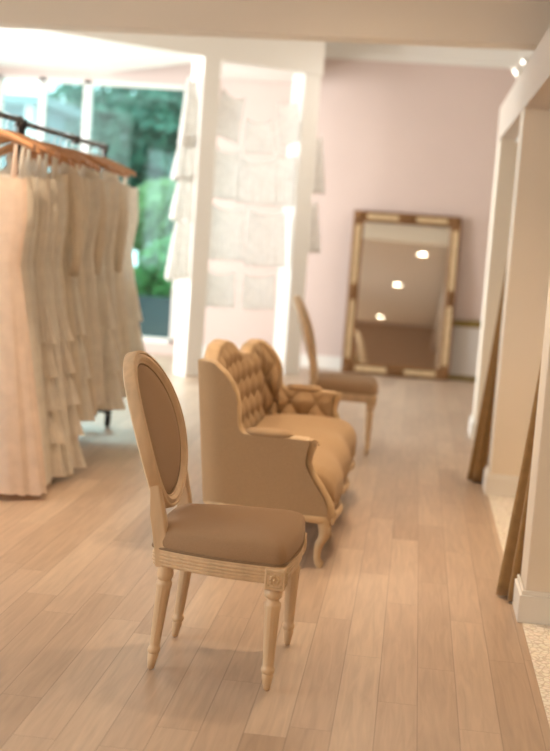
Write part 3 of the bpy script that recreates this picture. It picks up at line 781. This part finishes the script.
def make_gown(seed, matl, hem, flare, top, style, wide=1.0, deep=.19):
    R = random.Random(seed)
    t = thing('bridal_gown', (0, 0, 0), '', 'dress', 'bridal gowns on the rails')
    n = 72; ph = R.random() * 6; nf = R.choice((9, 11, 12, 13))
    def ring(z, rx, ry, amp, tw=0.0):
        out = []
        for j in range(n):
            a = 2 * pi * j / n
            w_ = 1 + amp * (.6 * cos(nf * a + ph + tw) + .4 * cos((nf * 2 + 3) * a + ph * 2 - tw))
            out.append((rx * cos(a) * w_, ry * sin(a) * w_, z))
        return out
    wz = 1.15 + R.uniform(-.04, .06)
    bod = [ring(lerp(top, wz, k / 10), smoothramp([(0, .160), (.4, .168), (1, .150)], k / 10) * 1.28 * wide, .044 + .018 * k / 10, 1.0 * (.02 + .005 * k / 10)) for k in range(11)]
    MB().loft(bod, caps=(True, False)).build('bodice', matl, t, angle=70)
    sk = []
    NZ = 30
    for k in range(NZ + 1):
        u = k / NZ; z = lerp(wz + .004, hem, u)
        rx = lerp(.192 * wide, flare, u ** .95); ry = lerp(.062, flare * deep, u ** .9)
        sk.append(ring(z, rx, ry, .025 + .05 * u, .9 * u))
    rag = [.022 * R.random() + .012 * abs(sin(j * nf / 72 * pi)) for j in range(n)]
    sk[-1] = [(x, y, z + q) for (x, y, z), q in zip(sk[-1], rag)]
    sko = MB().loft(sk, caps=(False, True)).build('skirt', matl, t, angle=70)
    if style in (1, 3):
        tiers = 5 if style == 1 else 3
        for q in range(tiers):
            u0 = .18 + .8 * q / tiers; u1 = u0 + .85 / tiers; rows = []
            for k in range(6):
                u = lerp(u0, u1, k / 5); z = lerp(wz, hem, min(u, .99))
                rx = lerp(.192 * wide, flare, u ** .95) + .006 + .022 * (k / 5) ** 1.2; ry = lerp(.062, flare * deep, u ** .9) + .006 + .02 * (k / 5) ** 1.2
                rows.append(ring(z, rx, ry, .025 + .05 * k / 5, q * 1.7 + 1))
            MB().loft(rows, caps=(False, False)).build('ruffle_tier', matl, sko, angle=180)
    for s in (-1, 1):
        MB().tube([(s * .135, .0, top - .01), (s * .14, -.015, top + .05), (s * .145, 0, 1.72), (s * .14, .02, top + .05), (s * .135, .03, top - .01)], .010 if style != 2 else .018, 6, flat=.5).build('strap', matl, t)
    if style == 2:
        for s in (-1, 1):
            MB().tube([(s * .15, 0, 1.66), (s * .20, .0, 1.60), (s * .235, 0, 1.45), (s * .24, 0, 1.28), (s * .225, 0, 1.08)], [.045, .055, .045, .038, .030], 12, flat=.8).build('sleeve', matl, t, angle=180)
    return t
protos = [make_gown(1, GOWN[0], .02, .38, 1.56, 0, 1.0, .40), make_gown(2, GOWN[1], .04, .35, 1.58, 1), make_gown(3, GOWN[2], .27, .32, 1.62, 2),
          make_gown(4, GOWN[3], .25, .34, 1.62, 3, 1.1), make_gown(5, GOWN[1], .30, .33, 1.63, 0, 1.15), make_gown(6, GOWN[2], .26, .33, 1.63, 0, 1.05), make_gown(7, GOWN[3], .03, .37, 1.58, 0)]
ORD = ['first', 'second', 'third', 'fourth', 'fifth', 'sixth', 'seventh', 'eighth', 'ninth', 'tenth', 'eleventh', 'twelfth', 'thirteenth', 'fourteenth', 'fifteenth', 'sixteenth', 'seventeenth', 'eighteenth', 'nineteenth', 'twentieth']
look = ['peach full-skirted tulle gown', 'ivory gown with ruffled tiers', 'champagne long-sleeved slim gown', 'cream chiffon gown with a tiered skirt', 'ivory slim gown', 'champagne straight gown', 'ivory smooth gown with a wide tulle skirt']
order = [0, 6, 6, 1, 6, 1, 5, 2, 3, 5, 4, 2, 3, 5, 4, 2, 5, 4, 3]
ys = [5.92 + .120 * k for k in range(19)]
used = set()
for k, (pi_, y) in enumerate(zip(order, ys)):
    if abs(y - 6.39) < .05: y -= .06
    o = protos[pi_] if pi_ not in used else copy_tree(protos[pi_])
    used.add(pi_)
    zz = -.004 if y < 6.4 else -.014
    rz = rnd.uniform(-.2, .2)
    o.location = (RX + rnd.uniform(-.012, .012), y, zz); o.rotation_euler = (0, 0, rz); o.scale = (rnd.uniform(.92, 1.07), 1, 1)
    o['label'] = look[pi_] + ', ' + ORD[k] + ' along the rail from the front'
    h = hanger0 if k == 0 else copy_tree(hanger0)
    h.location = (RX, y, RZ + (0 if y < 6.4 else -.01)); h.rotation_euler = (0, rnd.uniform(-.07, .07), rz)
    h['label'] = 'orange wooden hanger, ' + ORD[k] + ' along the rail from the front'

# ------------------------------------------------------------------ lace hung on the bay frame
def on_bay(s, off, z): return P1 + D * s + NB * off + Vector((0, 0, z))
def lace_piece(s, z, wd, ht, tilt, label, off=.02, wavy=5, matl='lace', name='lace_handkerchief', cat='lace', group='lace handkerchiefs strung in the bay', dirv=None):
    DD = dirv or D; NN = Vector((-DD.y, DD.x, 0))
    base = on_bay(s, off, z); rows = []
    n, nv = 28, 16
    for j in range(nv + 1):
        v = j / nv; row = []
        for i in range(n + 1):
            u = i / n - .5
            sc = .03 * abs(sin(i * pi / 4)) if j == nv else 0
            x = u * wd * (1 + (.12 if matl == 'lace' else 1.1) * v); zz = -v * ht - sc - .05 * sin(pi * (u + .5)) * (1 - v)
            q = (.004 if matl == 'lace' else .014) * sin(wavy * 2 * pi * u + s * 9) * (.4 + v) + .01 * sin(3 * v + s)
            xx = x * cos(tilt) - zz * sin(tilt) * .6; z2 = zz * cos(tilt) + x * sin(tilt)
            row.append(tuple(DD * xx + NN * (q) + Vector((0, 0, z2))))
        rows.append(row)
    mb = MB().loft(rows, closed=False)
    o = mb.build(name, M[matl], angle=180, loc=base); sm = o.modifiers.new('thickness', 'SOLIDIFY'); sm.thickness = .003
    return tag(o, label, cat, group)
def cord(pts, label):
    c = sum((Vector(p) for p in pts), Vector()) / len(pts)
    o = MB().tube([tuple(Vector(p) - c) for p in pts], .0025, 6).build('garland_string', M['ruffle'], loc=c)
    return tag(o, label, 'string', 'garland strings in the bay')
def swag(z0, z1, zm, off, label):
    pts = []
    for k in range(21):
        t = k / 20; pts.append(on_bay(lerp(.19, 1.12, t), off, lerp(z0, z1, t) - (lerp(z0, z1, .5) - zm) * 4 * t * (1 - t)))
    return cord(pts, label)
swag(2.70, 2.60, 2.25, .03, 'white string sagging across the top of the bay opening')
swag(2.15, 2.20, 1.98, .05, 'white string across the bay at its upper middle')
swag(1.62, 1.62, 1.48, .07, 'white string across the bay at its lower middle')
swag(1.02, 1.02, .93, .05, 'white string across the bay lowest down, behind the settee')
lace_piece(.36, 2.62, .26, .42, -.25, 'white lace piece hanging at the top left of the bay, on the highest string', .03)
lace_piece(.66, 2.42, .30, .31, .10, 'white lace piece hanging in the dip of the highest string', .03)
lace_piece(.97, 2.62, .24, .40, .25, 'white lace piece hanging at the top right of the bay, on the highest string', .03)
lace_piece(.33, 2.12, .32, .46, -.05, 'wide lace panel left on the upper-middle string', .05)
lace_piece(.70, 2.06, .40, .42, .0, 'wide lace panel in the middle of the upper-middle string', .05)
lace_piece(1.03, 2.14, .24, .50, .05, 'narrow lace panel right on the upper-middle string', .05)
lace_piece(.40, 1.60, .40, .50, 0, 'wide lace panel left on the lower-middle string', .07)
lace_piece(.86, 1.58, .44, .52, 0, 'wide lace panel right on the lower-middle string', .07)
lace_piece(.35, .99, .34, .33, -.04, 'square lace handkerchief left on the lowest string', .05)
lace_piece(.80, .98, .36, .33, .03, 'square lace handkerchief right on the lowest string', .05)
# ruffled lace tied down the window side of the corner column and the outer side of the end column
def ruffle(s, off, z, wd, ht, label, dirv):
    return lace_piece(s, z, wd, ht, 0, label, off, 3, 'ruffle', 'lace_ruffle', 'lace', 'lace ruffles on the bay columns', dirv)
for k, (z, h, wd, w_) in enumerate(((2.72, .62, .10, 'topmost'), (2.22, .42, .15, 'upper middle'), (1.86, .42, .14, 'lower middle'), (1.46, .56, .15, 'lowest'))):
    ruffle(-.07, .06, z, wd, h, 'white lace ruffle on the window side of the corner column, ' + w_, D)
for k, (z, h, w_) in enumerate(((2.35, .55, 'upper'), (1.72, .50, 'lower'))):
    ruffle(1.41, .10, z, .12, h, 'white lace ruffle on the outer side of the end column, ' + w_, D)

# ------------------------------------------------------------------ outside the glazing
struct('ground', MB().box((-14, YB + .2, -.2), (8, 30, -.05)), M['paving'])
gwall = tag(MB().box((-9, 15.2, -.05), (-1.0, 15.4, .46)).build('garden_wall', M['slate'], smooth=False, loc=None), 'low dark slate garden wall below the hedge, seen through the glass', 'wall')
def shrub(name, label, c, r, n, matl, size=.10):
    o = MB(); R = random.Random(int(c[0] * 100))
    for k in range(n):
        while True:
            p = Vector((R.uniform(-1, 1), R.uniform(-1, 1), R.uniform(-1, 1)))
            if .55 < p.length < 1: break
        p = Vector((p.x * r[0], p.y * r[1], p.z * r[2]))
        a = Vector((R.uniform(-1, 1), R.uniform(-1, 1), R.uniform(-1, 1))).normalized(); b2 = a.orthogonal().normalized()
        s = size * R.uniform(.6, 1.3)
        o.add([tuple(p - a * s), tuple(p + b2 * s * .4), tuple(p + a * s), tuple(p - b2 * s * .4)], [(0, 1, 2, 3)])
    t = thing(name, (c[0], c[1], -.05), label, 'shrub' if name != 'garden_tree' else 'tree', 'garden plants beyond the glass')
    f = o.build('foliage', matl, t, smooth=False, loc=(0, 0, c[2] + .05)); f['kind'] = 'stuff'
    MB().tube([(0, 0, 0), (.05, 0, c[2] * .6), (0, 0, c[2])], [.05, .04, .02], 8).build('trunk', M['bark'], t)
shrub('garden_shrub', 'bright green shrub low beside the slate wall, beyond the glass', (-2.9, 15.95, .70), (.75, .40, .55), 1500, M['leaf_mid'])
shrub('garden_shrub', 'pale green shrub at mid height beyond the glass, right of the gowns', (-3.2, 16.85, 1.40), (.9, .45, .6), 1500, M['leaf_light'])
shrub('garden_shrub', 'mid green shrub half behind the gowns, beyond the glass', (-4.5, 16.1, 1.0), (.75, .5, .8), 1500, M['leaf_mid'])
shrub('garden_tree', 'dark green tree crown filling the top of the glass', (-3.25, 18.2, 2.35), (1.45, .7, 1.25), 3800, M['leaf_dark'], .13)
shrub('garden_tree', 'dark green tree farthest back between the other two trees', (-4.4, 21.6, 2.9), (1.5, .7, 1.5), 2600, M['leaf_dark'], .14)
shrub('garden_tree', 'dark green tree behind the pale building', (-5.6, 20.2, 2.0), (1.2, .7, 1.6), 2400, M['leaf_dark'], .13)
hb = thing('garden_outbuilding', (-6.3, 17.3, -.05), 'pale blue rendered outbuilding with white posts, beyond the glass above the gowns', 'building')
MB().box((-1.6, 0, 0), (.95, 1.0, 2.9)).build('wall', M['pale_render'], hb, smooth=False)
MB().box((-1.8, -.5, 2.9), (1.15, 1.4, 3.02)).build('roof', M['teal_shade'], hb, smooth=False)
for x in (-.65, .1, .85): MB().box((x - .06, -.4, 0), (x + .06, -.28, 2.9)).build('post', M['trim_white'], hb, smooth=False)
MB().box((-.5, -.02, 1.2), (-.05, .0, 2.5)).build('window', M['slate'], hb, smooth=False)
